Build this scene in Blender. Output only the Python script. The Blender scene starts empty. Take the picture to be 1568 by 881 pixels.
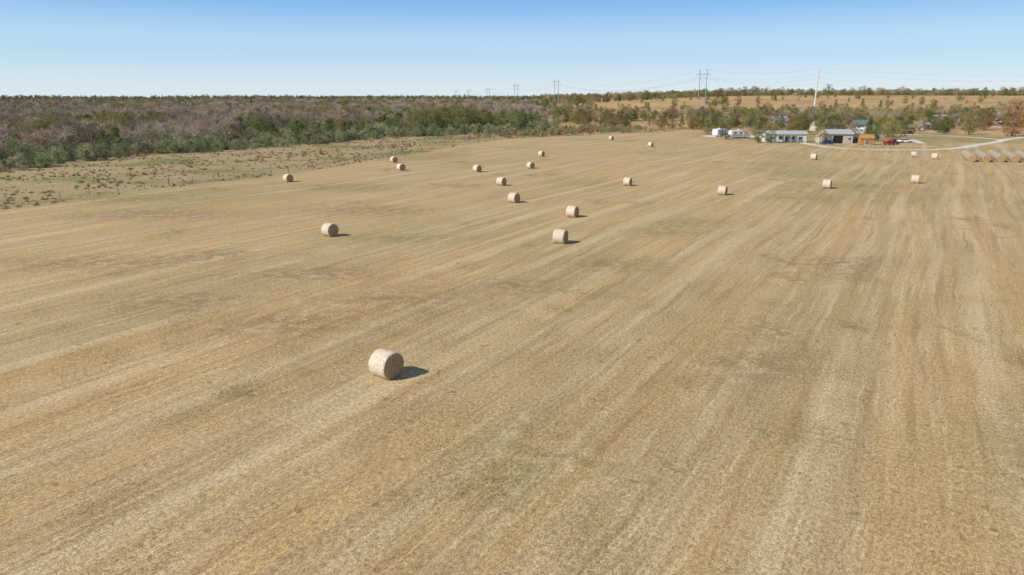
import bpy, math, random
import numpy as np
from mathutils import Vector, Matrix, noise as mnoise
random.seed(7); np.random.seed(7)
R = math.radians
scene = bpy.context.scene
COL = scene.collection
# ---------------------------------------------------------------- terrain
def sm(t):
    t = np.clip(t, 0, 1); return t*t*(3-2*t)
def H(x, y):
    x = np.asarray(x, float); y = np.asarray(y, float)
    pan = x/np.maximum(y, 60)
    A = 5 + 14*sm(pan/0.35)
    z = sm((y-380)/800)*A + sm((y-1300)/1600)*9
    z = z + 0.18*np.sin(x*.041+1.3)*np.sin(y*.033+.4) + 0.10*np.sin(x*.11+y*.07)
    z = z + sm((y-700)/900)*2.5*np.sin(x*.006+.7)*np.sin(y*.004+x*.002)
    return z
def h(x, y): return float(H(x, y))

# ---------------------------------------------------------------- helpers
def link(ob, parent=None):
    COL.objects.link(ob)
    if parent is not None: ob.parent = parent
    return ob
def mesh_obj(name, verts, faces, mat=None, parent=None, smooth=False, midx=None):
    me = bpy.data.meshes.new(name)
    me.from_pydata([tuple(v) for v in verts], [], faces)
    if mat:
        for m in (mat if isinstance(mat, (list, tuple)) else [mat]): me.materials.append(m)
    if midx is not None: me.polygons.foreach_set('material_index', midx)
    if smooth: me.polygons.foreach_set('use_smooth', [True]*len(me.polygons))
    me.update()
    return link(bpy.data.objects.new(name, me), parent)
def empty(name, x=0, y=0, z=None, rot=0, parent=None):
    e = bpy.data.objects.new(name, None); link(e, parent)
    e.location = (x, y, (h(x, y) if z is None else z)); e.rotation_euler = (0, 0, rot)
    e.empty_display_size = .5
    return e
def box(name, cx, cy, cz, sx, sy, sz, mat, parent, bevel=0):
    v = [(cx+dx*sx/2, cy+dy*sy/2, cz+dz*sz/2) for dx in (-1, 1) for dy in (-1, 1) for dz in (-1, 1)]
    f = [(0,1,3,2),(4,6,7,5),(0,4,5,1),(2,3,7,6),(0,2,6,4),(1,5,7,3)]
    o = mesh_obj(name, v, f, mat, parent)
    if bevel:
        b = o.modifiers.new('b', 'BEVEL'); b.width = bevel; b.segments = 2
    return o
def extrude(name, pts, y0, y1, mat, parent, bevel=0):
    n = len(pts)
    v = [(p[0], y0, p[1]) for p in pts]+[(p[0], y1, p[1]) for p in pts]
    f = [tuple(range(n)), tuple(range(2*n-1, n-1, -1))]+[(i, i+n, (i+1) % n+n, (i+1) % n) for i in range(n)]
    o = mesh_obj(name, v, f, mat, parent)
    if bevel:
        b = o.modifiers.new('b', 'BEVEL'); b.width = bevel; b.segments = 2
    return o
def tube(V, F, a, b, ra, rb, n=5):
    a = Vector(a); b = Vector(b); d = (b-a)
    if d.length < 1e-6: return
    d.normalize()
    u = d.orthogonal().normalized(); w = d.cross(u); s = len(V)
    for c, r in ((a, ra), (b, rb)):
        for i in range(n):
            t = 2*math.pi*i/n
            V.append(c+u*math.cos(t)*r+w*math.sin(t)*r)
    for i in range(n): F.append((s+i, s+(i+1) % n, s+n+(i+1) % n, s+n+i))
    F.append(tuple(s+n+i for i in range(n)))

# ---------------------------------------------------------------- materials
class NT:
    def __init__(s, name):
        s.m = bpy.data.materials.new(name); s.m.use_nodes = True
        s.t = s.m.node_tree; s.t.nodes.clear()
        s.out = s.t.nodes.new('ShaderNodeOutputMaterial')
    def n(s, ty, **k):
        nd = s.t.nodes.new(ty)
        for a, b in k.items(): setattr(nd, a, b)
        return nd
    def put(s, sock, v):
        if isinstance(v, bpy.types.NodeSocket): s.t.links.new(v, sock)
        elif v is not None:
            if isinstance(v, tuple) and len(v) == 3 and sock.type == 'RGBA': v = v+(1,)
            sock.default_value = v
    def math(s, op, a, b=None, c=None, clamp=False):
        nd = s.n('ShaderNodeMath', operation=op); nd.use_clamp = clamp
        s.put(nd.inputs[0], a); s.put(nd.inputs[1], b)
        if c is not None: s.put(nd.inputs[2], c)
        return nd.outputs[0]
    def mix(s, f, a, b, bt='MIX'):
        nd = s.n('ShaderNodeMix', data_type='RGBA', blend_type=bt)
        s.put(nd.inputs[0], f); s.put(nd.inputs[6], a); s.put(nd.inputs[7], b)
        return nd.outputs[2]
    def ramp(s, v, lo, hi, a=0., b=1.):
        nd = s.n('ShaderNodeMapRange'); nd.clamp = True
        nd.interpolation_type = 'SMOOTHSTEP'
        s.put(nd.inputs[0], v); s.put(nd.inputs[1], lo); s.put(nd.inputs[2], hi); s.put(nd.inputs[3], a); s.put(nd.inputs[4], b)
        return nd.outputs[0]
    def noise(s, vec, scale, detail=3., rough=.55):
        nd = s.n('ShaderNodeTexNoise'); s.put(nd.inputs['Vector'], vec)
        nd.inputs['Scale'].default_value = scale; nd.inputs['Detail'].default_value = detail
        nd.inputs['Roughness'].default_value = rough
        return nd.outputs[0]
    def dot(s, vec, d):
        nd = s.n('ShaderNodeVectorMath', operation='DOT_PRODUCT'); s.put(nd.inputs[0], vec); nd.inputs[1].default_value = d
        return nd.outputs['Value']
    def comb(s, x, y, z=0.):
        nd = s.n('ShaderNodeCombineXYZ'); s.put(nd.inputs[0], x); s.put(nd.inputs[1], y); s.put(nd.inputs[2], z); return nd.outputs[0]
    def attr(s, name):
        return s.n('ShaderNodeAttribute', attribute_name=name).outputs['Fac']
    def bsdf(s, col, rough=.8, metal=0., spec=.3, bump=None, bs=.5, bd=.02):
        b = s.n('ShaderNodeBsdfPrincipled')
        s.put(b.inputs['Base Color'], col); s.put(b.inputs['Roughness'], rough); b.inputs['Metallic'].default_value = metal
        b.inputs['Specular IOR Level'].default_value = spec
        if bump is not None:
            bn = s.n('ShaderNodeBump'); s.put(bn.inputs['Height'], bump); bn.inputs['Strength'].default_value = bs; bn.inputs['Distance'].default_value = bd
            s.t.links.new(bn.outputs[0], b.inputs['Normal'])
        s.t.links.new(b.outputs[0], s.out.inputs[0]); return b

def paint(name, col, rough=.6, metal=0., var=.12, sc=2., spec=.3):
    t = NT(name); o = t.n('ShaderNodeTexCoord').outputs['Object']
    f = t.noise(o, sc, 4, .6)
    c = t.mix(t.ramp(f, .3, .7), tuple(x*(1-var) for x in col), tuple(min(1, x*(1+var)) for x in col))
    t.bsdf(c, rough, metal, spec, bump=f, bs=.1)
    return t.m

def make_ground():
    t = NT('ground_material')
    P = t.n('ShaderNodeNewGeometry').outputs['Position']
    a = R(31.5)
    s0 = t.dot(P, (math.cos(a), -math.sin(a), 0)); l = t.dot(P, (math.sin(a), math.cos(a), 0))
    warp = t.math('MULTIPLY', t.math('SUBTRACT', t.noise(P, .010, 1), .5), 6.)
    warp2 = t.math('MULTIPLY', t.math('SUBTRACT', t.noise(P, .3, 1), .5), .6)
    s = t.math('ADD', t.math('ADD', s0, warp), warp2)
    def str_(ks, kl, det=3., rough=.6, off=0.):
        return t.noise(t.comb(t.math('MULTIPLY', s, ks), t.math('MULTIPLY', l, kl), off), 1., det, rough)
    gold = (.50, .335, .15); tan = (.455, .33, .172); brown = (.32, .20, .095); green = (.29, .25, .098); straw = (.64, .49, .28)
    c = t.mix(t.ramp(str_(.30, .010, 2, .5), .36, .64), gold, tan)
    c = t.mix(t.math('MULTIPLY', t.ramp(t.noise(P, .022, 2, .55), .48, .66), .5), c, green)
    c = t.mix(t.math('MULTIPLY', t.ramp(str_(.8, .020, 2, .6, 4.), .48, .68), .40), c, straw)
    c = t.mix(t.math('MULTIPLY', t.ramp(str_(1.5, .05, 3, .6, 9.), .5, .68), .55), c, brown)
    c = t.mix(t.math('MULTIPLY', t.ramp(str_(2.6, .07, 2, .6, 29.), .54, .68), .45), c, straw)
    c = t.mix(t.math('MULTIPLY', t.ramp(str_(3.2, .5, 3, .65, 49.), .54, .7), .4), c, brown)
    w = t.math('SINE', t.math('MULTIPLY', t.math('ADD', s, 4.8), 2*math.pi/6.9))
    band = t.math('MULTIPLY', t.ramp(w, .6, 1.), t.ramp(str_(.2, .02, 1, .5, 13.), .42, .62))
    c = t.mix(t.math('MULTIPLY', band, .42), c, straw)
    n9 = t.noise(P, .9, 3, .7)
    bl = t.math('MULTIPLY', t.ramp(t.noise(P, .055, 4, .68), .57, .67), t.ramp(n9, .42, .58))
    c = t.mix(t.math('MULTIPLY', bl, .5), c, (.23, .155, .078))
    # weedy patches seen in the hay field
    pb = t.math('MULTIPLY', t.attr('patch'), t.ramp(n9, .38, .56))
    c = t.mix(t.math('MULTIPLY', pb, .62, clamp=True), c, (.20, .13, .065))
    pg = t.math('MULTIPLY', t.attr('gpatch'), t.ramp(n9, .36, .56))
    c = t.mix(t.math('MULTIPLY', pg, .6, clamp=True), c, (.19, .185, .06))
    gb = t.math('MULTIPLY', t.ramp(t.noise(P, .11, 3, .6), .6, .7), t.ramp(t.noise(P, 1.7, 2, .6), .42, .6))
    c = t.mix(t.math('MULTIPLY', gb, .45), c, (.19, .185, .06))
    sp = t.math('MULTIPLY', t.ramp(t.noise(P, 1.3, 2, .6), .66, .72), .5)
    c = t.mix(sp, c, (.19, .135, .06))
    g1 = t.noise(t.comb(t.math('MULTIPLY', s0, 6.5), t.math('MULTIPLY', l, 4.)), 1., 4, .8)
    g2 = t.noise(P, 21., 2, .7)
    g = t.math('MULTIPLY', t.ramp(g1, .3, .7, .66, 1.32), t.ramp(g2, .3, .7, .62, 1.36))
    field = t.mix(1., c, t.comb(g, g, g), 'MULTIPLY')
    m = t.mix(t.ramp(t.noise(P, .05, 4, .65), .47, .64), (.40, .295, .155), (.225, .22, .08))
    m = t.mix(t.math('MULTIPLY', t.ramp(t.noise(P, .09, 4, .7), .54, .68), .6), m, (.28, .175, .095))
    m = t.mix(t.math('MULTIPLY', t.ramp(t.noise(P, .5, 3, .7), .55, .7), .6), m, (.44, .36, .22))
    gm = t.ramp(t.noise(P, 2.6, 4, .8), .32, .68, .6, 1.3)
    m = t.mix(1., m, t.comb(gm, gm, gm), 'MULTIPLY')
    past = t.mix(t.ramp(t.noise(P, .012, 4, .6), .35, .65), (.52, .34, .145), (.39, .265, .125))
    past = t.mix(t.math('MULTIPLY', t.ramp(t.noise(P, .05, 4, .7), .54, .66), .5), past, (.24, .165, .08))
    m = t.mix(t.attr('past'), m, past)
    m = t.mix(t.attr('wood'), m, t.mix(t.noise(P, .3, 3), (.17, .13, .09), (.27, .205, .14)))
    fd = t.math('ADD', t.attr('fieldd'), t.math('MULTIPLY', t.math('SUBTRACT', t.noise(P, .22, 4, .65), .5), 9.))
    c = t.mix(t.ramp(fd, -.9, 1.6), m, field)
    lawn = t.mix(t.ramp(t.noise(P, .1, 3), .4, .6), (.22, .20, .075), (.38, .28, .13))
    c = t.mix(t.attr('lawn'), c, lawn)
    gd = t.math('ADD', t.attr('graveld'), t.math('MULTIPLY', t.math('SUBTRACT', t.noise(P, .8, 3, .65), .5), 1.6))
    grav = t.mix(t.noise(P, 1.5, 3, .7), (.52, .46, .37), (.74, .68, .58))
    c = t.mix(t.ramp(gd, -.3, .3), c, grav)
    hgt = t.math('ADD', g1, t.math('MULTIPLY', g2, .35))
    t.bsdf(c, .95, 0, .1, bump=hgt, bs=.45, bd=.08)
    return t.m

def bale_side(name='net_wrapped_hay', k=1.2):
    t = NT(name); o = t.n('ShaderNodeTexCoord').outputs['Object']
    sep = t.n('ShaderNodeSeparateXYZ'); t.put(sep.inputs[0], o)
    rnd = t.n('ShaderNodeObjectInfo').outputs['Random']
    line = t.noise(t.comb(t.math('MULTIPLY', sep.outputs[0], 38.), t.math('MULTIPLY', sep.outputs[1], 2.), t.math('MULTIPLY', sep.outputs[2], 2.)), 1., 3, .6)
    f = t.noise(o, 9., 5, .75)
    q = lambda c: tuple(v*k for v in c)
    c = t.mix(t.ramp(f, .35, .65), q((.41, .335, .235)), q((.66, .565, .44)))
    c = t.mix(t.math('MULTIPLY', t.ramp(line, .45, .7), .4), c, q((.73, .65, .53)))
    c = t.mix(t.math('MULTIPLY', rnd, .35), c, q((.44, .355, .255)))
    t.bsdf(c, .9, 0, .15, bump=t.math('ADD', f, line), bs=.45, bd=.03); return t.m
def bale_end(name='cut_hay_end', k=1.):
    t = NT(name); o = t.n('ShaderNodeTexCoord').outputs['Object']
    sep = t.n('ShaderNodeSeparateXYZ'); t.put(sep.inputs[0], o)
    y, z = sep.outputs[1], sep.outputs[2]
    r = t.math('SQRT', t.math('ADD', t.math('MULTIPLY', y, y), t.math('MULTIPLY', z, z)))
    th = t.math('ARCTAN2', z, y)
    n = t.noise(o, 14., 4, .75)
    ph = t.math('ADD', t.math('ADD', t.math('MULTIPLY', r, 55.), th), t.math('MULTIPLY', n, 4.))
    w = t.math('SINE', ph)
    q = lambda c: tuple(v*k for v in c)
    c = t.mix(t.ramp(w, -1., 1.), q((.28, .175, .085)), q((.64, .46, .26)))
    c = t.mix(t.math('MULTIPLY', t.ramp(n, .5, .7), .5), c, q((.22, .145, .07)))
    t.bsdf(c, .95, 0, .1, bump=t.math('ADD', t.math('MULTIPLY', w, .3), n), bs=.8, bd=.04); return t.m

def leafmat(name, c1, c2, c3, trans=.25, sc=.55):
    t = NT(name); tc = t.n('ShaderNodeTexCoord').outputs['Object']
    rnd = t.n('ShaderNodeObjectInfo').outputs['Random']
    ofs = t.n('ShaderNodeVectorMath', operation='ADD'); t.put(ofs.inputs[0], tc); t.put(ofs.inputs[1], t.comb(t.math('MULTIPLY', rnd, 50.), 0., 0.))
    f = t.noise(ofs.outputs[0], sc, 2, .65)
    c = t.mix(t.ramp(f, .35, .65), c1, c2)
    c = t.mix(t.ramp(rnd, .3, 1.), c, c3)
    v = t.ramp(t.noise(ofs.outputs[0], 5., 1, .6), .3, .7, .6, 1.35)
    v = t.math('MULTIPLY', v, t.ramp(t.math('FRACT', t.math('MULTIPLY', rnd, 37.)), 0., 1., .66, 1.34))
    c = t.mix(1., c, t.comb(v, v, v), 'MULTIPLY')
    d = t.n('ShaderNodeBsdfDiffuse'); t.put(d.inputs[0], c)
    if trans <= 0:
        t.t.links.new(d.outputs[0], t.out.inputs[0]); return t.m
    tr = t.n('ShaderNodeBsdfTranslucent'); t.put(tr.inputs[0], c)
    mx = t.n('ShaderNodeMixShader'); mx.inputs[0].default_value = trans
    t.t.links.new(d.outputs[0], mx.inputs[1]); t.t.links.new(tr.outputs[0], mx.inputs[2]); t.t.links.new(mx.outputs[0], t.out.inputs[0])
    return t.m

M_ground = make_ground()
M_bs, M_be = bale_side(), bale_end()
M_bs2, M_be2 = bale_side('weathered_hay', .7), bale_end('weathered_hay_end', .85)
M_bark = paint('bark', (.16, .13, .10), .9)
M_barebark = leafmat('bare_branches', (.36, .29, .215), (.52, .435, .33), (.42, .31, .215), 0., .4)
M_green = leafmat('evergreen_foliage', (.12, .18, .05), (.23, .28, .09), (.22, .215, .10))
M_olive = leafmat('olive_foliage', (.21, .215, .07), (.31, .27, .10), (.33, .24, .11))
M_shrub = leafmat('shrub_foliage', (.22, .28, .12), (.36, .39, .20), (.37, .34, .20))
M_yel = leafmat('yellow_autumn_foliage', (.38, .29, .07), (.44, .31, .08), (.32, .26, .08))
M_rust = leafmat('rust_autumn_foliage', (.33, .155, .065), (.42, .22, .10), (.29, .18, .085))
M_weed = leafmat('dry_weeds', (.48, .36, .20), (.38, .26, .14), (.32, .30, .13), .3, .3)
M_stub = leafmat('stubble', (.54, .40, .20), (.48, .35, .17), (.36, .31, .13), .3, .6)
M_white = paint('white_siding', (.66, .65, .60), .5, var=.08)
M_cream = paint('cream_siding', (.54, .49, .40), .6, var=.06)
M_trimw = paint('white_trim', (.75, .75, .73), .5, var=.03)
M_glass = paint('window_glass', (.03, .04, .05), .12, var=.1, spec=.6)
M_groof = paint('grey_metal_roof', (.42, .41, .39), .6, var=.15)
M_broof = paint('brown_shingle_roof', (.20, .15, .11), .85, var=.2)
M_troof = paint('teal_metal_roof', (.14, .21, .19), .5, var=.1)
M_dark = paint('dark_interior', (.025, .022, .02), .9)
M_orange = paint('orange_cedar', (.44, .215, .07), .7, var=.15)
M_red = paint('red_paint', (.28, .025, .025), .3, var=.05, spec=.5)
M_carw = paint('white_car_paint', (.75, .75, .75), .3, var=.03, spec=.5)
M_carb = paint('blue_car_paint', (.04, .07, .14), .3, var=.03, spec=.5)
M_rub = paint('tyre_rubber', (.025, .025, .025), .8)
M_chrome = paint('hub_steel', (.5, .5, .5), .3, metal=.9)
M_steel = paint('galvanised_steel', (.36, .37, .38), .55, metal=.2)
M_wood = paint('weathered_pole', (.22, .18, .14), .85)
M_white_pole = paint('pale_steel_pole', (.66, .66, .64), .5)
M_wire = paint('conductor_wire', (.25, .25, .26), .5, metal=.5)
M_tank = paint('propane_white', (.7, .7, .68), .4)

# ---------------------------------------------------------------- ground sheet
def polydist(X, Y, poly):
    P = np.array(poly, float); n = len(P); d = np.full(X.shape, 1e9); ins = np.zeros(X.shape, bool)
    for i in range(n):
        a = P[i]; b = P[(i+1) % n]; e = b-a
        t = np.clip(((X-a[0])*e[0]+(Y-a[1])*e[1])/(e@e), 0, 1)
        d = np.minimum(d, np.hypot(X-a[0]-t*e[0], Y-a[1]-t*e[1]))
        c = ((a[1] > Y) != (b[1] > Y)) & (X < (b[0]-a[0])*(Y-a[1])/((b[1]-a[1]) if b[1] != a[1] else 1e-9)+a[0])
        ins ^= c
    return np.where(ins, d, -d)
def linedist(X, Y, pts):
    d = np.full(X.shape, 1e9)
    for a, b in zip(pts[:-1], pts[1:]):
        a = np.array(a, float); b = np.array(b, float); e = b-a
        t = np.clip(((X-a[0])*e[0]+(Y-a[1])*e[1])/(e@e), 0, 1)
        d = np.minimum(d, np.hypot(X-a[0]-t*e[0], Y-a[1]-t*e[1]))
    return d
FIELD = [(-160,-50),(-100,49),(-72,95.5),(-60.6,114.5),(-45.4,143.5),(-26.6,196),(-6,262),(18,285),(48,305),(80,330),(104,345),(150,330),(420,330),(600,-50)]
SHRUBL = [(-300,60),(-180,105),(-109,147),(-102,185),(-79,220),(-46.7,271),(-10,312),(27,377)]
DRIVES = [([(101,236),(101,222),(104,214),(112,210),(121,209),(133,213),(144,220),(163,238),(183,259),(206,281),(240,300)], 1.5),
          ([(183,259),(182,280),(178,296),(165,300),(150,292)], 1.6),
          ([(84,292),(96,282),(104,268),(103,250),(101,236)], 1.6), ([(140,238),(150,262),(150,292)], 1.3),
          ([(240,300),(262,350),(266,410)], 2.)]
def axis(lo, hi, st, far_lo, far_hi):
    a = list(np.arange(lo, hi+.1, st)); s = st
    while a[-1] < far_hi: s *= 1.12; a.append(a[-1]+s)
    b = []; s = st; p = lo
    while p > far_lo: s *= 1.12; p -= s; b.append(p)
    return np.array(b[::-1]+a)
xs = axis(-200, 290, 2.5, -7000, 7000); ys = axis(-40, 430, 2.5, -400, 11000)
X, Y = np.meshgrid(xs, ys)
Z = H(X, Y)
nx, ny = len(xs), len(ys)
V = np.stack([X.ravel(), Y.ravel(), Z.ravel()], 1)
ii = np.arange(nx*ny).reshape(ny, nx)
F = np.stack([ii[:-1, :-1].ravel(), ii[:-1, 1:].ravel(), ii[1:, 1:].ravel(), ii[1:, :-1].ravel()], 1)
me = bpy.data.meshes.new('ground'); me.from_pydata(V.tolist(), [], F.tolist()); me.materials.append(M_ground)
me.polygons.foreach_set('use_smooth', [True]*len(me.polygons))
def fattr(name, arr):
    at = me.attributes.new(name, 'FLOAT', 'POINT'); at.data.foreach_set('value', np.ascontiguousarray(arr.ravel(), dtype=np.float32))
fattr('fieldd', np.clip(polydist(X, Y, FIELD), -30, 30))
gd = np.full(X.shape, -30.)
for pts, w in DRIVES: gd = np.maximum(gd, w-linedist(X, Y, pts))
gd = np.maximum(gd, 9-np.hypot((X-90)/1.4, Y-285)); gd = np.maximum(gd, 5-np.hypot((X-165)/1.8, Y-298))
fattr('graveld', np.clip(gd, -30, 30))
def blobs(L):
    o = np.zeros(X.shape)
    for x, y, rx, ry in L: o = np.maximum(o, np.exp(-((X-x)/rx)**2-((Y-y)/ry)**2))
    return o
fattr('patch', blobs([(-15,44,6,3),(-9,50,6,2.5),(1,54,5,2.5),(-39,63,12,3.5),(-18,58,7,2.5),(17,43,2.5,2.5),(14,37,3,3),(30,62,5,3),(-48,90,12,4),(-20,95,9,4),(10,62,5,2.5),(-25,50,6,2.5)]))
fattr('gpatch', blobs([(18,78,5,3.5),(22,84,5,3),(44,107,6,4),(-60,105,16,5),(-28,120,12,5),(1,26,3,4),(60,120,9,5),(24,24,5,6),(-12,75,8,3),(-20,190,10,14)]))
fattr('lawn', sm((60-np.hypot((X-140)/1.3, Y-285))/25)*.85)
def shr_side(X, Y):
    poly = SHRUBL+[(27, 900), (-2500, 900), (-2500, 60)]
    return polydist(X, Y, poly)
ss = shr_side(X, Y)
pan = X/np.maximum(Y, 1)
wood = np.maximum(sm(ss/12), sm((Y-420)/100)*(1-sm((pan-.03)/.05)))
fattr('wood', wood)
fattr('past', np.maximum(sm((pan-.0)/.06)*sm((Y-300)/50), 0)*(1-wood))
link(bpy.data.objects.new('ground', me))

# ---------------------------------------------------------------- hay bales
def bale_mesh(seed, mats):
    rnd = random.Random(seed); N = 56; Rr = .76; L = 1.28
    prof = [(-L/2+.06, .0), (-L/2+.045, .2), (-L/2+.04, .42), (-L/2+.03, .62), (-L/2+.045, .71), (-L/2+.10, .752)]
    nI = len(prof)
    prof += [(x, .76) for x in np.linspace(-L/2+.2, L/2-.2, 7)]
    prof += [(-x, r) for x, r in prof[:nI][::-1]]
    V = []; F = []; mi = []
    for j, (x, r) in enumerate(prof):
        for i in range(N):
            th = 2*math.pi*i/N
            k = 1+.018*mnoise.noise(Vector((math.cos(th)*2+seed*9, math.sin(th)*2, x*2)))+.008*mnoise.noise(Vector((math.cos(th)*9+seed, math.sin(th)*9, x*7)))
            rr = r*k; xx = x+.035*mnoise.noise(Vector((math.cos(th)*rr*6, math.sin(th)*rr*6, seed+x)))*(1 if (j < nI or j >= len(prof)-nI) else 0)
            y = math.cos(th)*rr*1.015; z = math.sin(th)*rr*.985
            z = max(z, -.69)
            V.append((xx, y, z))
    for j in range(len(prof)-1):
        for i in range(N):
            F.append((j*N+i, j*N+(i+1) % N, (j+1)*N+(i+1) % N, (j+1)*N+i))
            mi.append(1 if (j < nI-2 or j >= len(prof)-nI+1) else 0)
    for k in range(420):
        th = rnd.uniform(0, 6.28); x = rnd.uniform(-L/2, L/2); r = .755
        e = rnd.random() < .5
        if e:
            r = rnd.uniform(.1, .74); x = rnd.choice((-1, 1))*(L/2-.03)
        p = Vector((x, math.cos(th)*r, math.sin(th)*r))
        if p.z < -.66: continue
        d = Vector((rnd.gauss(0, 1), rnd.gauss(0, 1), rnd.gauss(0, 1))).normalized()*.06+(Vector((math.copysign(.05, x), 0, 0)) if e else Vector((0, p.y, p.z)).normalized()*.045)
        s = len(V); o = Vector((rnd.uniform(-.006, .006), rnd.uniform(-.006, .006), .008))
        V += [p-o, p+o, p+d]; F.append((s, s+1, s+2)); mi.append(1 if e else 0)
    for k in range(300):
        a = rnd.uniform(0, 6.28)
        p = Vector((math.cos(a)*(L/2+.1)*rnd.uniform(.6, 1.25), math.sin(a)*rnd.uniform(.35, .85), -.675)); d = Vector((rnd.gauss(0, 1), rnd.gauss(0, 1), rnd.uniform(.0, .8))).normalized()*.14
        o = Vector((-d.y, d.x, 0)).normalized()*.008; s = len(V); V += [p-o, p+o, p+d]; F.append((s, s+1, s+2)); mi.append(1)
    me = bpy.data.meshes.new('hay_bale_mesh'); me.from_pydata([tuple(v) for v in V], [], F)
    for m in mats: me.materials.append(m)
    me.polygons.foreach_set('material_index', mi)
    me.polygons.foreach_set('use_smooth', [True]*len(me.polygons)); me.update(); return me
BM = [bale_mesh(s, (M_bs, M_be)) for s in (1, 2, 3)]
BM2 = [bale_mesh(s, (M_bs2, M_be2)) for s in (4, 5)]
BALES = [(-6.9,35.0,-36),(-20.5,75.8,-36),(5.2,72,-24),(7.9,88.5,-30),(.3,101.7,-36),(-1.9,123,-33),(-41.7,128,-40),(-23.8,148,-48),(-28.4,166.5,-52),
 (-7.4,147,-44),(4.2,155,-50),(7.8,183.5,-40),(36.8,259,-40),(44,221,-38),(20.9,124,-28),(34.2,111,-30),(53.8,117,-32),(75.6,173.5,-35),(73.4,125,-30),(106.2,183.5,-15),(108.3,177.5,-35)]
for i, (x, y, r) in enumerate(BALES):
    o = link(bpy.data.objects.new('hay_bale', BM[i % 3])); o.location = (x, y, h(x, y)+.68)
    o.rotation_euler = (0, 0, R(r)); s = random.uniform(1., 1.07); o.scale = (s, s, s)
for c in range(5):
    for k in range(9):
        x = 113+c*3.1+k*.9; y = 170-c*.6+k*1.75
        o = link(bpy.data.objects.new('hay_bale', BM2[(c+k) % 2])); o.location = (x, y, h(x, y)+.84)
        o.rotation_euler = (0, 0, R(61.5+random.uniform(-4, 4))); o.scale = (1.28, 1.28, 1.28)

# ---------------------------------------------------------------- tree prototypes
def bare_tree(seed, Ht=10., spread=1.):
    r = random.Random(seed); V = []; F = []
    def grow(p, d, ln, rad, lev):
        segs = 2 if lev < 2 else 1; q = p
        for k in range(segs):
            d2 = (d+Vector((r.gauss(0, .16), r.gauss(0, .16), r.gauss(0, .08)+.04))).normalized()
            nq = q+d2*ln/segs; tube(V, F, q, nq, rad*(1-.3*k/segs), rad*(1-.3*(k+1)/segs), 5 if lev < 2 else 3); q = nq; d = d2
        if lev >= 3:
            for i in range(9):
                a = p.lerp(q, r.uniform(.15, 1.)); dd = (d*.8+Vector((r.gauss(0, .6), r.gauss(0, .6), r.gauss(0.1, .45)))).normalized()*r.uniform(.5, 1.15)
                sd = dd.cross(Vector((r.gauss(0, 1), r.gauss(0, 1), r.gauss(0, 1)))).normalized()*.024
                s = len(V); V.extend([a-sd, a+sd, a+dd]); F.append((s, s+1, s+2))
                for _ in range(2):
                    b = a+dd*r.uniform(.3, .8); d3 = (dd.normalized()+Vector((r.gauss(0, .7), r.gauss(0, .7), r.gauss(0, .5)))).normalized()*r.uniform(.3, .7)
                    s = len(V); V.extend([b-sd*.7, b+sd*.7, b+d3]); F.append((s, s+1, s+2))
            return
        n = [5, 4, 4][lev]; a0 = r.uniform(0, 6.28)
        for i in range(n):
            a = a0+i*6.283/n+r.gauss(0, .3)
            tilt = r.uniform(.35, .95)*spread if lev == 0 else r.uniform(.3, .9)
            u = d.orthogonal().normalized(); w = d.cross(u)
            nd = (d*math.cos(tilt)+(u*math.cos(a)+w*math.sin(a))*math.sin(tilt)).normalized()
            st = p.lerp(q, r.uniform(.55, 1.)) if i else q
            grow(st, nd, ln*r.uniform(.62, .85), rad*.55, lev+1)
    grow(Vector((0, 0, -.3)), Vector((0, 0, 1)), Ht*.34, Ht*.017, 0)
    return V, F
def leafy(seed, Ht, W, trunk=.25, clumps=26, leaves=95, ls=.3, shape='round'):
    r = random.Random(seed); V = []; F = []; mi = []
    top = Vector((r.gauss(0, .2), r.gauss(0, .2), Ht*.6)); tube(V, F, (0, 0, -.3), top*.5, Ht*.025, Ht*.018, 6); tube(V, F, top*.5, top, Ht*.018, Ht*.008, 5)
    cs = []
    for i in range(clumps):
        z = r.uniform(trunk, .97)
        prof = math.sin(math.pi*min(1, max(.05, (z-trunk)/(1-trunk)))**.75)**.6 if shape == 'round' else (1.05-z)**.7
        a = r.uniform(0, 6.28); q = r.uniform(.25, 1)**.6*W/2*.82*prof
        c = Vector((math.cos(a)*q, math.sin(a)*q, z*Ht*.93)); cs.append(c)
        if i % 2 == 0: tube(V, F, top*r.uniform(.35, .9), c, Ht*.008, Ht*.003, 3)
    mi = [1]*len(F)
    for c in cs:
        cr = W*r.uniform(.12, .21); cz = cr*r.uniform(.6, .95)
        for k in range(leaves):
            d = Vector((r.gauss(0, 1), r.gauss(0, 1), r.gauss(0, 1))).normalized()*(r.random()**.45)*r.uniform(.8, 1.2)
            p = c+Vector((d.x*cr, d.y*cr, d.z*cz))
            if p.z < .05: p.z = .05
            n = (d*.5+Vector((r.gauss(0, 1), r.gauss(0, 1), r.gauss(.4, 1)))*.6).normalized(); u = n.orthogonal().normalized(); w = n.cross(u)
            th = r.uniform(0, 6.28); u2 = u*math.cos(th)+w*math.sin(th); w2 = n.cross(u2); q = ls*r.uniform(.5, 1.2)
            s = len(V); V.extend([p-u2*q*.5, p+w2*q*.3, p+u2*q*.5, p-w2*q*.3]); F.append((s, s+1, s+2, s+3)); mi.append(0)
    return V, F, mi
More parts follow.
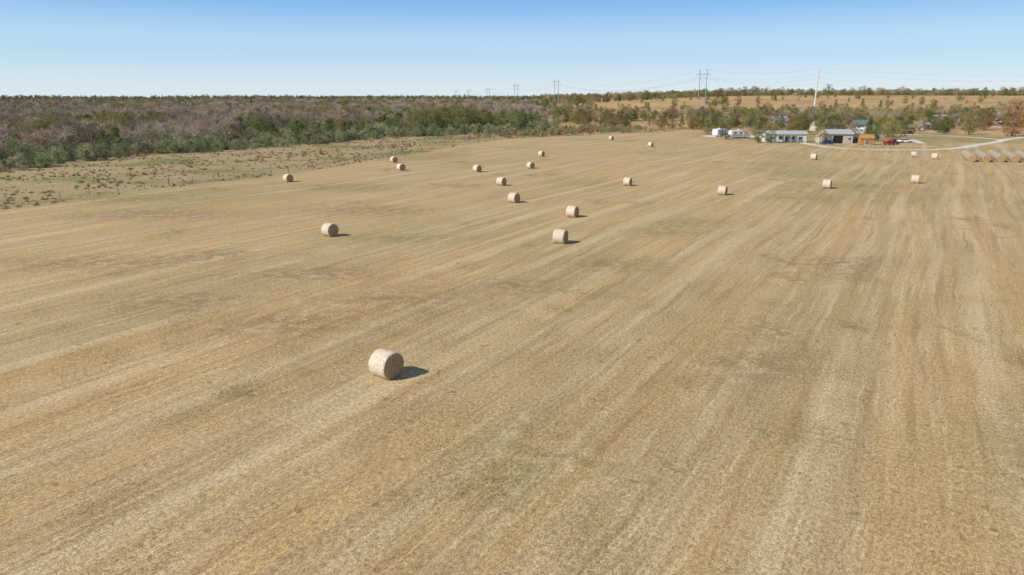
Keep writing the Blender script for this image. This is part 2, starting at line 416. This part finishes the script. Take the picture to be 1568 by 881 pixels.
def tuft(seed, Ht=.8, W=.9, n=110, wd=.035):
    r = random.Random(seed); V = []; F = []
    for i in range(n):
        a = r.uniform(0, 6.28); q = r.random()**.7*W/2; p = Vector((math.cos(a)*q, math.sin(a)*q, 0))
        d = Vector((r.gauss(0, .35), r.gauss(0, .35), 1)).normalized()*Ht*r.uniform(.4, 1.1)*(1-.4*q/W)
        sd = Vector((math.cos(a+1.3), math.sin(a+1.3), 0))*wd*r.uniform(.5, 1.3)
        s = len(V); V.extend([p-sd, p+sd, p+d]); F.append((s, s+1, s+2))
    return V, F
def pmesh(name, data, mats):
    me = bpy.data.meshes.new(name); me.from_pydata([tuple(v) for v in data[0]], [], data[1])
    for m in mats: me.materials.append(m)
    if len(data) > 2: me.polygons.foreach_set('material_index', data[2])
    me.update(); return me
PB = [pmesh('bare_tree_mesh', bare_tree(s, H_, sp), [M_barebark]) for s, H_, sp in ((11, 10, 1.), (12, 9.5, 1.15), (13, 10.5, .9), (14, 9, 1.1))]
PG = [pmesh('evergreen_mesh', leafy(21, 8, 7, .08), [M_green, M_bark]), pmesh('evergreen_mesh', leafy(22, 7.5, 6, .05, 30), [M_green, M_bark]), pmesh('evergreen_mesh', leafy(23, 8.5, 5.5, .05, 28, 95, .28, 'cone'), [M_green, M_bark])]
PO = [pmesh('oak_mesh', leafy(31, 9, 9, .12, 34, 90, .34), [M_olive, M_bark]), pmesh('oak_mesh', leafy(32, 8.5, 8, .12, 32, 90, .32), [M_olive, M_bark])]
PS = [pmesh('shrub_mesh', leafy(41, 3, 3.2, .0, 18, 80, .17), [M_shrub, M_bark]), pmesh('shrub_mesh', leafy(42, 2.7, 3.6, .0, 20, 80, .17), [M_shrub, M_bark])]
PY = [pmesh('yellow_tree_mesh', leafy(51, 7, 5, .12, 26, 90, .26), [M_yel, M_bark])]
PR = [pmesh('rust_tree_mesh', leafy(61, 9, 8, .06, 34, 100, .3), [M_rust, M_bark]), pmesh('rust_shrub_mesh', leafy(62, 2.4, 2.8, 0, 14, 70, .16), [M_rust, M_bark])]
PW = [pmesh('weed_mesh', tuft(71), [M_weed]), pmesh('weed_mesh', tuft(72, .6, 1.3, 130), [M_weed])]

def scatter(top, part, protos, pts):
    par = bpy.data.objects.get(top) or empty(top, 0, 0, 0)
    groups = [[] for _ in protos]
    for p in pts: groups[random.randrange(len(protos))].append(p)
    for g, pm in zip(groups, protos):
        if not g: continue
        V = []; F = []
        for x, y, s in g:
            z = h(x, y); a = random.uniform(0, 6.283); q = s/math.sqrt(2); k = len(V)
            for j in range(4): V.append((x+math.cos(a+j*math.pi/2)*q, y+math.sin(a+j*math.pi/2)*q, z))
            F.append((k, k+1, k+2, k+3))
        o = mesh_obj(part+'_scatter', V, F, None, par)
        o.instance_type = 'FACES'; o.use_instance_faces_scale = True; o.instance_faces_scale = 1.
        o.show_instancer_for_render = False; o.show_instancer_for_viewport = False
        link(bpy.data.objects.new(part, pm), o)
def ns(x, y, sc, o=0.): return mnoise.noise(Vector((x*sc+o, y*sc-o, o)))
SP = np.array
HOUSES = [(97.5,250,9),(113.5,246,8),(143,388,13),(150,335,10),(170,345,11),(222,372,12),(300,440,12),(203,345,6),(262,425,12),(118,233,5),(140,372,8),(166,320,7),(148,300,6)]
def clear(x, y, k=1.):
    return all(math.hypot(x-a, y-b) > r*k for a, b, r in HOUSES)
bare, green, oak, shrub, rust, rshrub = [], [], [], [], [], []
r = 120.
cand = []
while r < 3800:
    sp = max(5.8, r*.0135); n = int(2*.76*r/sp)
    for i in range(n):
        th = -.76+2*.76*(i+random.random())/n; rr = r+random.uniform(-.5, .5)*sp
        cand.append((rr*math.sin(th), rr*math.cos(th)))
    r += sp
CX = SP([c[0] for c in cand]); CY = SP([c[1] for c in cand])
CS = shr_side(CX, CY); CF = polydist(CX, CY, FIELD)
for x, y, s, f in zip(CX, CY, CS, CF):
    if f > -6: continue
    pan = x/max(y, 1)
    u = random.random(); sc = random.uniform(.6, 1.2)*(1+.25*min(1, y/2000))
    nz = ns(x, y, .012); nz2 = ns(x, y, .02, 5.); nz3 = ns(x*.7, y*.25, .022, 9.)
    if s > 12 or (pan < .04 and y > 420):
        if s < 34 and y < 420 and x < -60 and random.random() < .5: continue
        if nz2 < -.34: continue
        sc *= 1+.35*nz2
        centre = sm((pan+.48)/.2)*(1-sm((s-60)/45)) if y < 420 else 0
        if y > 1300: centre = .6
        if nz3 > .18 and random.random() < .7:
            (oak if nz > 0 else green).append((x, y, sc*.95)); continue
        if u < centre*.85: green.append((x, y, sc*(random.uniform(.6, .95) if y < 1300 else 1.2)))
        elif u < .9: bare.append((x, y, sc*.95))
        elif u < .95: oak.append((x, y, sc*.9))
        else: green.append((x, y, sc*.9))
    elif pan >= .0 and y > 330:
        dens = .10+.5*sm((nz-.02)/.25)
        if .05 < pan < .22 and y < 460: dens *= .6
        if pan > .25 and y < 540: dens = .6
        if pan > .12 and 560 < y < 1150: dens *= .2
        if y > 1150: dens = .25+.75*sm((nz+.1)/.2)+(.4 if y > 1600 else 0)
        if not clear(x, y): continue
        if x > 225 and x < 262 and y < 425: continue
        if random.random() > dens: continue
        big = random.uniform(1., 1.6) if y > 1100 else .95
        if u < .22: bare.append((x, y, sc*big))
        elif u < .55: oak.append((x, y, sc*big))
        elif u < .9: green.append((x, y, sc*big*.95))
        else: rust.append((x, y, sc*.65*big))
scatter('bare_woodland', 'bare_tree', PB, bare)
scatter('evergreen_trees', 'evergreen', PG, green)
scatter('oak_woodland', 'oak', PO, oak)
scatter('autumn_thicket', 'rust_tree', PR[:1], rust)
for i in range(len(SHRUBL)-1):
    a, b = SHRUBL[i], SHRUBL[i+1]; L = math.dist(a, b); n = int(L*1.15*(2.0 if i > 2 else 1.9))
    for k in range(n):
        t = random.random(); dpt = random.triangular(-5, 30, 6)
        dx, dy = (b[0]-a[0])/L, (b[1]-a[1])/L
        x = a[0]+dx*L*t-dy*dpt; y = a[1]+dy*L*t+dx*dpt
        shrub.append((x, y, random.uniform(.5, 1.6)*(1+.35*(dpt > 12))))
for k in range(380):
    t = random.random(); a = random.uniform(-8, 62); y = 270+a*.95+random.uniform(0, 55); x = a+random.uniform(-12, 8)
    (rshrub if random.random() < .5 else shrub).append((x, y, random.uniform(.4, 1.)))
for k in range(50):
    t = random.random()**.7; off = random.uniform(8, 20)*(1-.4*t); x = -70+t*68-off; y = 130+t*140+off*.3
    rshrub.append((x, y, random.uniform(.2, .5)))
scatter('shrub_belt', 'shrub', PS, shrub)
scatter('rusty_brush', 'rust_shrub', PR[1:], rshrub)
wx = np.random.uniform(-150, 110, 24000); wy = np.random.uniform(70, 390, 24000)
fd = polydist(wx, wy, FIELD); sd = shr_side(wx, wy)
ws = [(x, y, random.uniform(.25, .7)) for x, y, f, s in zip(wx, wy, fd, sd) if f < 1 and s < 6 and y < 390 and (ns(x, y, .06, 3.) > .0 or random.random() < .2) and abs(x) < y*.85]
scatter('rough_meadow_weeds', 'weed_tuft', PW, ws)

def stub_patch(seed):
    r = random.Random(seed); V = []; F = []
    for i in range(520):
        p = Vector((r.gauss(0, .8), r.gauss(0, .8), 0)); a = r.uniform(0, 6.28)
        hh = r.uniform(.03, .09); d = Vector((r.gauss(0, .05), r.gauss(0, .05), hh)); sd = Vector((math.cos(a), math.sin(a), 0))*r.uniform(.004, .010)
        s = len(V); V.extend([p-sd, p+sd, p+d]); F.append((s, s+1, s+2))
    return V, F
PST = [pmesh('stubble_mesh', stub_patch(s), [M_stub]) for s in (81, 82, 83)]
sts = []
rr = 16.
while rr < 70:
    n = int(2*.72*rr/2.1*max(.1, 1-(rr-30)/42 if rr > 30 else 1))
    for i in range(n):
        th = random.uniform(-.72, .72); q = rr+random.uniform(0, 2.1); sts.append((q*math.sin(th), q*math.cos(th), random.uniform(.7, 1.3)))
    rr += 2.1
scatter('field_stubble', 'stubble_patch', PST, sts)

# ---------------------------------------------------------------- named trees near the houses
def tree(name, me, px, py, s, sz=None):
    o = link(bpy.data.objects.new(name, me)); o.location = (px, py, h(px, py)); o.rotation_euler = (0, 0, random.uniform(0, 6.28)); o.scale = (s, s, sz or s)
T = [('oak_tree',PO[0],97,264,.8),('evergreen_tree',PG[1],87,246,.9),('evergreen_tree',PG[0],90.5,243.5,.6),('yellow_autumn_tree',PY[0],106.5,241,.85),('oak_tree',PO[1],124,300,.95),('oak_tree',PO[0],135,325,1.),
 ('evergreen_tree',PG[0],129,275,.95),('rust_autumn_tree',PR[0],140,290,.8),('rust_autumn_tree',PR[0],204,285,1.75),('oak_tree',PO[1],188,330,1.),('evergreen_tree',PG[0],195,350,1.1),
 ('oak_tree',PO[0],215,385,1.2),('yellow_autumn_tree',PY[0],236,400,1.3),('oak_tree',PO[1],285,420,1.2),('bare_tree',PB[0],150,275,.7),('bare_tree',PB[1],180,310,.8),('evergreen_tree',PG[2],117,262,.9),
 ('oak_tree',PO[0],122,345,.9),('oak_tree',PO[1],158,350,1.05),('yellow_autumn_tree',PY[0],133,262,.8),('evergreen_tree',PG[1],168,328,.9),('bare_tree',PB[2],205,330,.9),('rust_autumn_tree',PR[0],222,330,.9),
 ('oak_tree',PO[1],240,370,1.),('evergreen_tree',PG[0],250,392,.9),('oak_tree',PO[0],100,330,.75),('evergreen_tree',PG[0],118,318,.8),('oak_tree',PO[1],145,362,1.05),('yellow_autumn_tree',PY[0],152,318,.8),('rust_autumn_tree',PR[0],218,302,1.2),
 ('evergreen_tree',PG[0],125,255,.8),('rust_autumn_tree',PR[0],146,270,.7),('oak_tree',PO[1],104,262,.75),('evergreen_tree',PG[1],110,290,.9),('oak_tree',PO[0],160,305,.95),('evergreen_tree',PG[0],178,335,1.1),('oak_tree',PO[0],232,345,1.2),
 ('evergreen_tree',PG[0],101,268,.9),('oak_tree',PO[1],110,272,.8),('bare_tree',PB[3],88,262,.7),('oak_tree',PO[0],139,312,1.1),('evergreen_tree',PG[1],132,300,1.),('oak_tree',PO[1],155,328,.8),('evergreen_tree',PG[2],183,322,1.),('yellow_autumn_tree',PY[0],172,330,1.),
 ('oak_tree',PO[0],194,318,1.05),('evergreen_tree',PG[0],208,350,1.15),('oak_tree',PO[1],226,360,1.1),('bare_tree',PB[0],136,280,.75),('evergreen_tree',PG[1],247,350,1.2),('oak_tree',PO[0],262,395,1.),('rust_autumn_tree',PR[0],128,322,.7),
 ('evergreen_tree',PG[0],131,252,.85),('oak_tree',PO[1],143,262,.9),('evergreen_tree',PG[0],120,270,1.),('evergreen_tree',PG[1],162,290,.9),('oak_tree',PO[0],196,300,1.),('evergreen_tree',PG[0],189,306,1.),('evergreen_tree',PG[0],122,240,.45),
 ('oak_tree',PO[0],152,283,.9),('evergreen_tree',PG[1],170,310,1.),('oak_tree',PO[1],130,285,1.),('evergreen_tree',PG[0],80,262,.7),('oak_tree',PO[0],84,300,.8),('evergreen_tree',PG[2],141,276,.9)]
for t_ in T: tree(*t_)
# ---------------------------------------------------------------- buildings
def house(name, x, y, rot, w, d, hw, roofh, wall, roof, doors=((0, 1.),), wins=(), ov=.35, garage=(), porch=0):
    e = empty(name, x, y, rot=R(rot))
    box('walls', 0, 0, hw/2-.15, w, d, hw+.3, wall, e)
    for s in (-1, 1):
        mesh_obj('gable', [(s*w/2, -d/2, hw), (s*w/2, d/2, hw), (s*w/2, 0, hw+roofh)], [(0, 1, 2)], wall, e)
    k = roofh/(d/2); th = .14
    for s in (-1, 1):
        y0, y1 = 0, s*(d/2+ov); z0, z1 = hw+roofh+.02, hw-ov*k+.02; X2 = w/2+ov
        v = [(-X2, y0, z0), (X2, y0, z0), (X2, y1, z1), (-X2, y1, z1)]; v += [(a, b, c+th) for a, b, c in v]
        mesh_obj('roof_slope', v, [(0,1,2,3),(4,7,6,5),(0,4,5,1),(2,6,7,3),(1,5,6,2),(3,7,4,0)], roof, e)
    box('ridge_cap', 0, 0, hw+roofh+th+.04, w+2*ov, .3, .06, roof, e)
    for (wx, ww, wh, wz) in wins:
        for s in (-1, 1):
            box('window_frame', wx, s*(d/2+.03), wz, ww+.16, .06, wh+.16, M_trimw, e)
            box('window_glass', wx, s*(d/2+.065), wz, ww, .03, wh, M_glass, e)
            box('window_mullion', wx, s*(d/2+.09), wz, .05, .03, wh, M_trimw, e)
    for wx, dw in doors:
        box('door_frame', wx, -d/2-.03, 1.07, dw+.16, .06, 2.14, M_trimw, e)
        box('door', wx, -d/2-.07, 1.02, dw, .04, 2.0, M_broof, e)
        box('door_step', wx, -d/2-.6, .1, dw+.6, 1., .3, M_groof, e)
    for wx, gw, gh in garage:
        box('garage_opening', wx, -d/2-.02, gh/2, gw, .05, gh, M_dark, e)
        box('garage_lintel', wx, -d/2-.05, gh+.1, gw+.3, .1, .2, M_trimw, e)
    if porch:
        box('porch_roof', 0, -d/2-porch/2-.02, hw-.25, w*.5, porch, .1, roof, e)
        for i in range(4): box('porch_post', -w*.24+i*w*.16, -d/2-porch+.1, (hw-.3)/2, .12, .12, hw-.3, M_trimw, e)
        box('porch_deck', 0, -d/2-porch/2-.02, .12, w*.5, porch, .24, M_wood, e)
    return e
W1 = [(-5, 1.1, 1., 1.5), (-2, 1.1, 1., 1.5), (2.2, 1.5, 1., 1.5), (5, 1.1, 1., 1.5)]
house('mobile_home', 97.5, 250, -6, 14, 5, 2.9, .9, M_white, M_groof, ((.2, 1.),), W1, porch=2.2)
house('metal_workshop', 113.5, 246, -6, 10, 8, 3.2, 1.3, M_cream, M_groof, ((-4, 1.),), [(3.8, .8, .8, 1.6)], garage=((0, 3.2, 2.7),))
house('ranch_house', 143, 388, 8, 17, 9, 3, 2.2, M_white, M_groof, ((1, 1.),), W1)
house('cottage', 150, 335, 0, 12, 8, 2.8, 1.8, M_cream, M_broof, ((1, 1.),), [(-4, 1.2, 1., 1.5), (4, 1.2, 1., 1.5)])
house('brick_bungalow', 170, 345, 5, 14, 9, 2.8, 2., M_cream, M_troof, ((1, 1.),), W1)
house('farmhouse', 222, 372, -10, 14, 9, 3, 2.2, M_broof, M_broof, ((1, 1.),), W1)
house('white_farmhouse', 300, 440, -8, 16, 9, 3, 2., M_white, M_broof, ((1, 1.),), W1)
house('garden_shed', 203, 345, 20, 5, 4, 2.4, 1., M_white, M_groof, ((0, 1.),))
e = house('cedar_shed', 118.5, 233.5, -12, 4., 3.2, 2.3, 1.1, M_orange, M_orange, ((.0, 1.2),), ov=.25)
e = empty('carport', 262, 425, rot=R(-12))
box('roof', 0, 0, 4.7, 13, 9, .35, M_trimw, e); box('back_wall', 0, 4.2, 2.3, 12.4, .15, 4.5, M_white, e)
for sx in (-6, 0, 6): box('post', sx, -4.2, 2.2, .3, .3, 4.7, M_trimw, e)
box('side_wall', -6.2, 1.8, 2.2, .15, 4.5, 4.6, M_white, e)

# ---------------------------------------------------------------- vehicles
def wheel(parent, x, y, r=.36):
    V = []; F = []; tube(V, F, (x, y-.12, r), (x, y+.12, r), r, r, 20); F.append(tuple(range(19, -1, -1))); mesh_obj('wheel', V, F, M_rub, parent)
    for s in (-1, 1):
        V = []; F = []; tube(V, F, (x, y+s*.121, r), (x, y+s*.14, r), r*.58, r*.5, 14); mesh_obj('hub', V, F, M_chrome, parent)
def pickup(name, x, y, rot, mat):
    e = empty(name, x, y, rot=R(rot))
    extrude('body', [(-2.8,.45),(-2.85,1.1),(-.6,1.12),(1.1,1.12),(2.6,1.0),(2.75,.85),(2.75,.45),(2.3,.4),(2.2,.75),(1.9,.85),(1.55,.75),(1.45,.4),(-1.3,.4),(-1.4,.75),(-1.75,.85),(-2.1,.75),(-2.2,.4)], -.95, .95, mat, e, .04)
    extrude('cab', [(-.75,1.12),(-.6,1.72),(-.4,1.82),(.55,1.82),(.8,1.7),(1.35,1.12)], -.82, .82, mat, e, .05)
    extrude('side_windows', [(-.6,1.2),(-.48,1.66),(.55,1.68),(1.05,1.2)], -.832, .832, M_glass, e)
    box('bed_floor', -1.75, 0, 1.125, 1.9, 1.6, .02, M_dark, e); box('windshield', 1.03, 0, 1.45, .06, 1.4, .42, M_glass, e).rotation_euler = (0, 0, 0)
    box('bumper', 2.82, 0, .55, .14, 1.8, .2, M_chrome, e)
    for wx in (-1.75, 1.85):
        for s in (-1, 1): wheel(e, wx, s*.86, .38)
def car(name, x, y, rot, mat):
    e = empty(name, x, y, rot=R(rot))
    extrude('body', [(-2.2,.4),(-2.25,.85),(-1.9,1.0),(1.,1.0),(2.1,.82),(2.25,.6),(2.2,.35),(1.75,.32),(1.65,.65),(1.35,.72),(1.05,.65),(.95,.3),(-.95,.3),(-1.05,.65),(-1.35,.72),(-1.65,.65),(-1.75,.32)], -.88, .88, mat, e, .05)
    extrude('cabin', [(-1.8,.98),(-1.3,1.42),(.1,1.47),(.5,1.4),(1.1,.98)], -.74, .74, M_glass, e, .05)
    extrude('roof', [(-1.25,1.42),(-1.15,1.5),(.1,1.52),(.45,1.42)], -.7, .7, mat, e, .03)
    for wx in (-1.35, 1.35):
        for s in (-1, 1): wheel(e, wx, s*.8, .33)
def trailer(name, x, y, rot, L=8.):
    e = empty(name, x, y, rot=R(rot))
    extrude('body', [(-L/2,.6),(-L/2-.1,2.7),(-L/2+.2,3.05),(L/2-.5,3.05),(L/2,2.6),(L/2+.1,1.5),(L/2-.3,.6)], -1.25, 1.25, M_carw, e, .08)
    box('stripe', 0, 0, 1.25, L*.96, 2.512, .22, M_carb, e)
    for wx in (-L*.3, 0, L*.28): box('window', wx, 0, 2.05, .9, 2.53, .55, M_glass, e)
    box('door', L*.14, -1.258, 1.65, .65, .03, 1.8, M_trimw, e); box('roof_unit', -.5, 0, 3.2, .9, .8, .3, M_trimw, e, .05)
    box('chassis', 0, 0, .52, L*.95, 1.9, .14, M_steel, e); extrude('hitch', [(L/2-.3,.45),(L/2+1.2,.45),(L/2+1.2,.55),(L/2-.3,.55)], -.1, .1, M_steel, e)
    for wx in (-.55, .35):
        for s in (-1, 1): wheel(e, wx, s*1.1, .36)
pickup('red_pickup', 127, 233, 20, M_red); pickup('white_pickup', 88, 279, 60, M_carw); car('white_car', 92.5, 277, 80, M_carw); car('blue_car', 107, 236, 10, M_carb)
car('white_car', 136, 241, 0, M_carw); pickup('blue_pickup', 123, 250, 100, M_carb)
trailer('travel_trailer', 88.5, 272, 12, 8); trailer('travel_trailer', 84.5, 284, 40, 7); trailer('travel_trailer', 166, 320, 5, 9); trailer('travel_trailer', 148, 300, -30, 7)
trailer('travel_trailer', 140, 372, 0, 9)
car('red_car', 172, 303, 30, M_red); car('white_car', 270, 418, 40, M_carw)
e = empty('propane_tank', 121, 262, rot=.4); V = []; F = []
for a, b, ra, rb in ((-1.6, -1.3, .25, .5), (-1.3, 1.3, .5, .5), (1.3, 1.6, .5, .25)): tube(V, F, (a, 0, .95), (b, 0, .95), ra, rb, 16)
mesh_obj('vessel', V, F, M_tank, e); box('saddle', -.9, 0, .2, .2, .7, .6, M_steel, e); box('saddle', .9, 0, .2, .2, .7, .6, M_steel, e)

# ---------------------------------------------------------------- fence on the left field edge
fe = empty('wire_fence', 0, 0, 0); FP = [(-100,50),(-73.5,96),(-62,115.5),(-47,145),(-28.5,197)]
pts = []
for a, b in zip(FP[:-1], FP[1:]):
    n = int(math.dist(a, b)/4.2)
    for k in range(n): t = k/n; pts.append((a[0]+(b[0]-a[0])*t+random.uniform(-.15, .15), a[1]+(b[1]-a[1])*t))
V = []; F = []; W = []; G = []
for i, (x, y) in enumerate(pts):
    z = h(x, y); big = i % 6 == 0
    tube(V, F, (x, y, z-.3), (x+random.uniform(-.06, .06), y, z+(1.5 if big else 1.25)), .1 if big else .05, .09 if big else .045, 6)
    if i:
        px, py = pts[i-1]; pz = h(px, py)
        for hz in (.35, .65, .95, 1.15): tube(W, G, (px, py, pz+hz), (x, y, z+hz), .008, .008, 3)
mesh_obj('posts', V, F, M_wood, fe); mesh_obj('wires', W, G, M_wire, fe)

# ---------------------------------------------------------------- power line
TW = [(470, 470, 34, 'm'), (245, 572, 34, 'm'), (134, 500, 33.5, 'h'), (50, 800, 33, 'h'), (6, 1000, 31, 'h'), (-42, 1250, 29, 'h'), (-92, 1500, 28, 'h'), (-138, 1750, 28, 'h')]
att = []
for i, (x, y, hh, k) in enumerate(TW):
    z = h(x, y); a = TW[max(0, i-1)]; b = TW[min(len(TW)-1, i+1)]
    d = Vector((b[0]-a[0], b[1]-a[1], 0)).normalized(); p = Vector((-d.y, d.x, 0))
    if k == 'h' and i < 3: p = Vector((.97, -.2, 0)).normalized()
    e = empty('transmission_tower' if k == 'm' else 'h_frame_power_pole', x, y); V = []; F = []
    if k == 'm':
        tube(V, F, (0, 0, -.5), (0, 0, hh+2), .75, .38, 10)
        for zz, L in ((hh-1, 3.4), (hh-5, 4.2), (hh-9, 3.4)):
            for s in (-1, 1):
                tube(V, F, (0, 0, zz), p*s*L+Vector((0, 0, zz+.7)), .22, .12, 5); tube(V, F, p*s*L+Vector((0, 0, zz+.7)), p*s*L+Vector((0, 0, zz-1.1)), .1, .14, 5)
        mesh_obj('pole', V, F, M_white_pole, e)
        att.append([Vector((x, y, z+hh-2))+p*3.4, Vector((x, y, z+hh-6))-p*4.2, Vector((x, y, z+hh-10))+p*3.4, Vector((x, y, z+hh+2))])
    else:
        for s in (-1, 1): tube(V, F, p*s*2.4+Vector((0, 0, -.5)), p*s*2.4+Vector((0, 0, hh)), .34, .22, 8)
        for zz in (hh-3, hh-3.5): tube(V, F, p*-4.6+Vector((0, 0, zz)), p*4.6+Vector((0, 0, zz)), .11, .11, 5)
        for s in (-1, 1): tube(V, F, p*s*2.4+Vector((0, 0, hh-5)), p*-s*2.4+Vector((0, 0, hh-12)), .08, .08, 4)
        for q in (-4.4, 0, 4.4): tube(V, F, p*q+Vector((0, 0, hh-3.6)), p*q+Vector((0, 0, hh-5.2)), .08, .1, 5)
        mesh_obj('frame', V, F, M_steel, e)
        att.append([Vector((x, y, z+hh-5.2))+p*4.4, Vector((x, y, z+hh-5.2)), Vector((x, y, z+hh-5.2))-p*4.4, Vector((x, y, z+hh))])
V = []; F = []
for A, B in zip(att[:-1], att[1:]):
    for a, b in zip(A, B):
        prev = a; sag = (a-b).length*.028
        for k in range(1, 15):
            t = k/14; q = a.lerp(b, t)-Vector((0, 0, 4*sag*t*(1-t))); tube(V, F, prev, q, .035, .035, 3); prev = q
mesh_obj('power_line_wires', V, F, M_wire)
for x, y in ((118, 264), (160, 330), (205, 360), (90, 320)):
    e = empty('utility_pole', x, y); V = []; F = []
    tube(V, F, (0, 0, -.5), (0, 0, 9), .16, .11, 8); tube(V, F, (-1.1, 0, 8.4), (1.1, 0, 8.4), .06, .06, 4); tube(V, F, (.3, 0, 6.6), (.3, 0, 7.5), .22, .22, 10)
    mesh_obj('pole', V, F, M_wood, e)

# ---------------------------------------------------------------- light
az = math.atan2(.38, .92); el = R(38)
d = Vector((math.cos(az)*math.cos(el), math.sin(az)*math.cos(el), -math.sin(el)))
sun = bpy.data.lights.new('sun', 'SUN'); sun.energy = 4.8; sun.angle = R(.5); sun.color = (1, .95, .885)
so = link(bpy.data.objects.new('sun', sun)); so.rotation_euler = d.to_track_quat('-Z', 'Y').to_euler(); so.location = (-60, -30, 80)
w = bpy.data.worlds.new('World'); scene.world = w; w.use_nodes = True; nt = w.node_tree
bg = nt.nodes['Background']; sky = nt.nodes.new('ShaderNodeTexSky'); sky.sky_type = 'NISHITA'; sky.sun_disc = False
sky.sun_elevation = el; sky.sun_rotation = math.atan2(-d.x, -d.y); sky.altitude = 200; sky.air_density = 1.; sky.dust_density = .3; sky.ozone_density = 3.
ST = .12
tc = nt.nodes.new('ShaderNodeTexCoord'); sx = nt.nodes.new('ShaderNodeSeparateXYZ'); nt.links.new(tc.outputs['Generated'], sx.inputs[0])
cr = nt.nodes.new('ShaderNodeValToRGB'); nt.links.new(sx.outputs[2], cr.inputs[0]); cr.color_ramp.interpolation = 'EASE'
stops = [(0., (.72, .82, .90)), (.065, (.48, .70, .92)), (.14, (.18, .46, .88)), (.35, (.15, .25, .46)), (1., (.13, .18, .30))]
while len(cr.color_ramp.elements) < len(stops): cr.color_ramp.elements.new(.5)
for e_, (p_, c_) in zip(cr.color_ramp.elements, stops): e_.position = p_
for e_, (p_, c_) in zip(cr.color_ramp.elements, stops): e_.color = c_+(1,)
sc_ = nt.nodes.new('ShaderNodeVectorMath'); sc_.operation = 'SCALE'; sc_.inputs['Scale'].default_value = 1/ST; nt.links.new(cr.outputs[0], sc_.inputs[0])
mx = nt.nodes.new('ShaderNodeMix'); mx.data_type = 'RGBA'; mx.inputs[0].default_value = .85
nt.links.new(sky.outputs[0], mx.inputs[6]); nt.links.new(sc_.outputs[0], mx.inputs[7]); nt.links.new(mx.outputs[2], bg.inputs[0]); bg.inputs[1].default_value = ST
scene.view_settings.view_transform = 'Standard'; scene.view_settings.look = 'None'; scene.view_settings.exposure = 0

cam = bpy.data.cameras.new('camera'); cam.lens = 24; cam.sensor_width = 36; cam.clip_end = 20000; cam.clip_start = .5
co = link(bpy.data.objects.new('camera', cam)); co.location = (0, 0, 15); co.rotation_euler = (R(90-15.5), 0, 0)
scene.camera = co
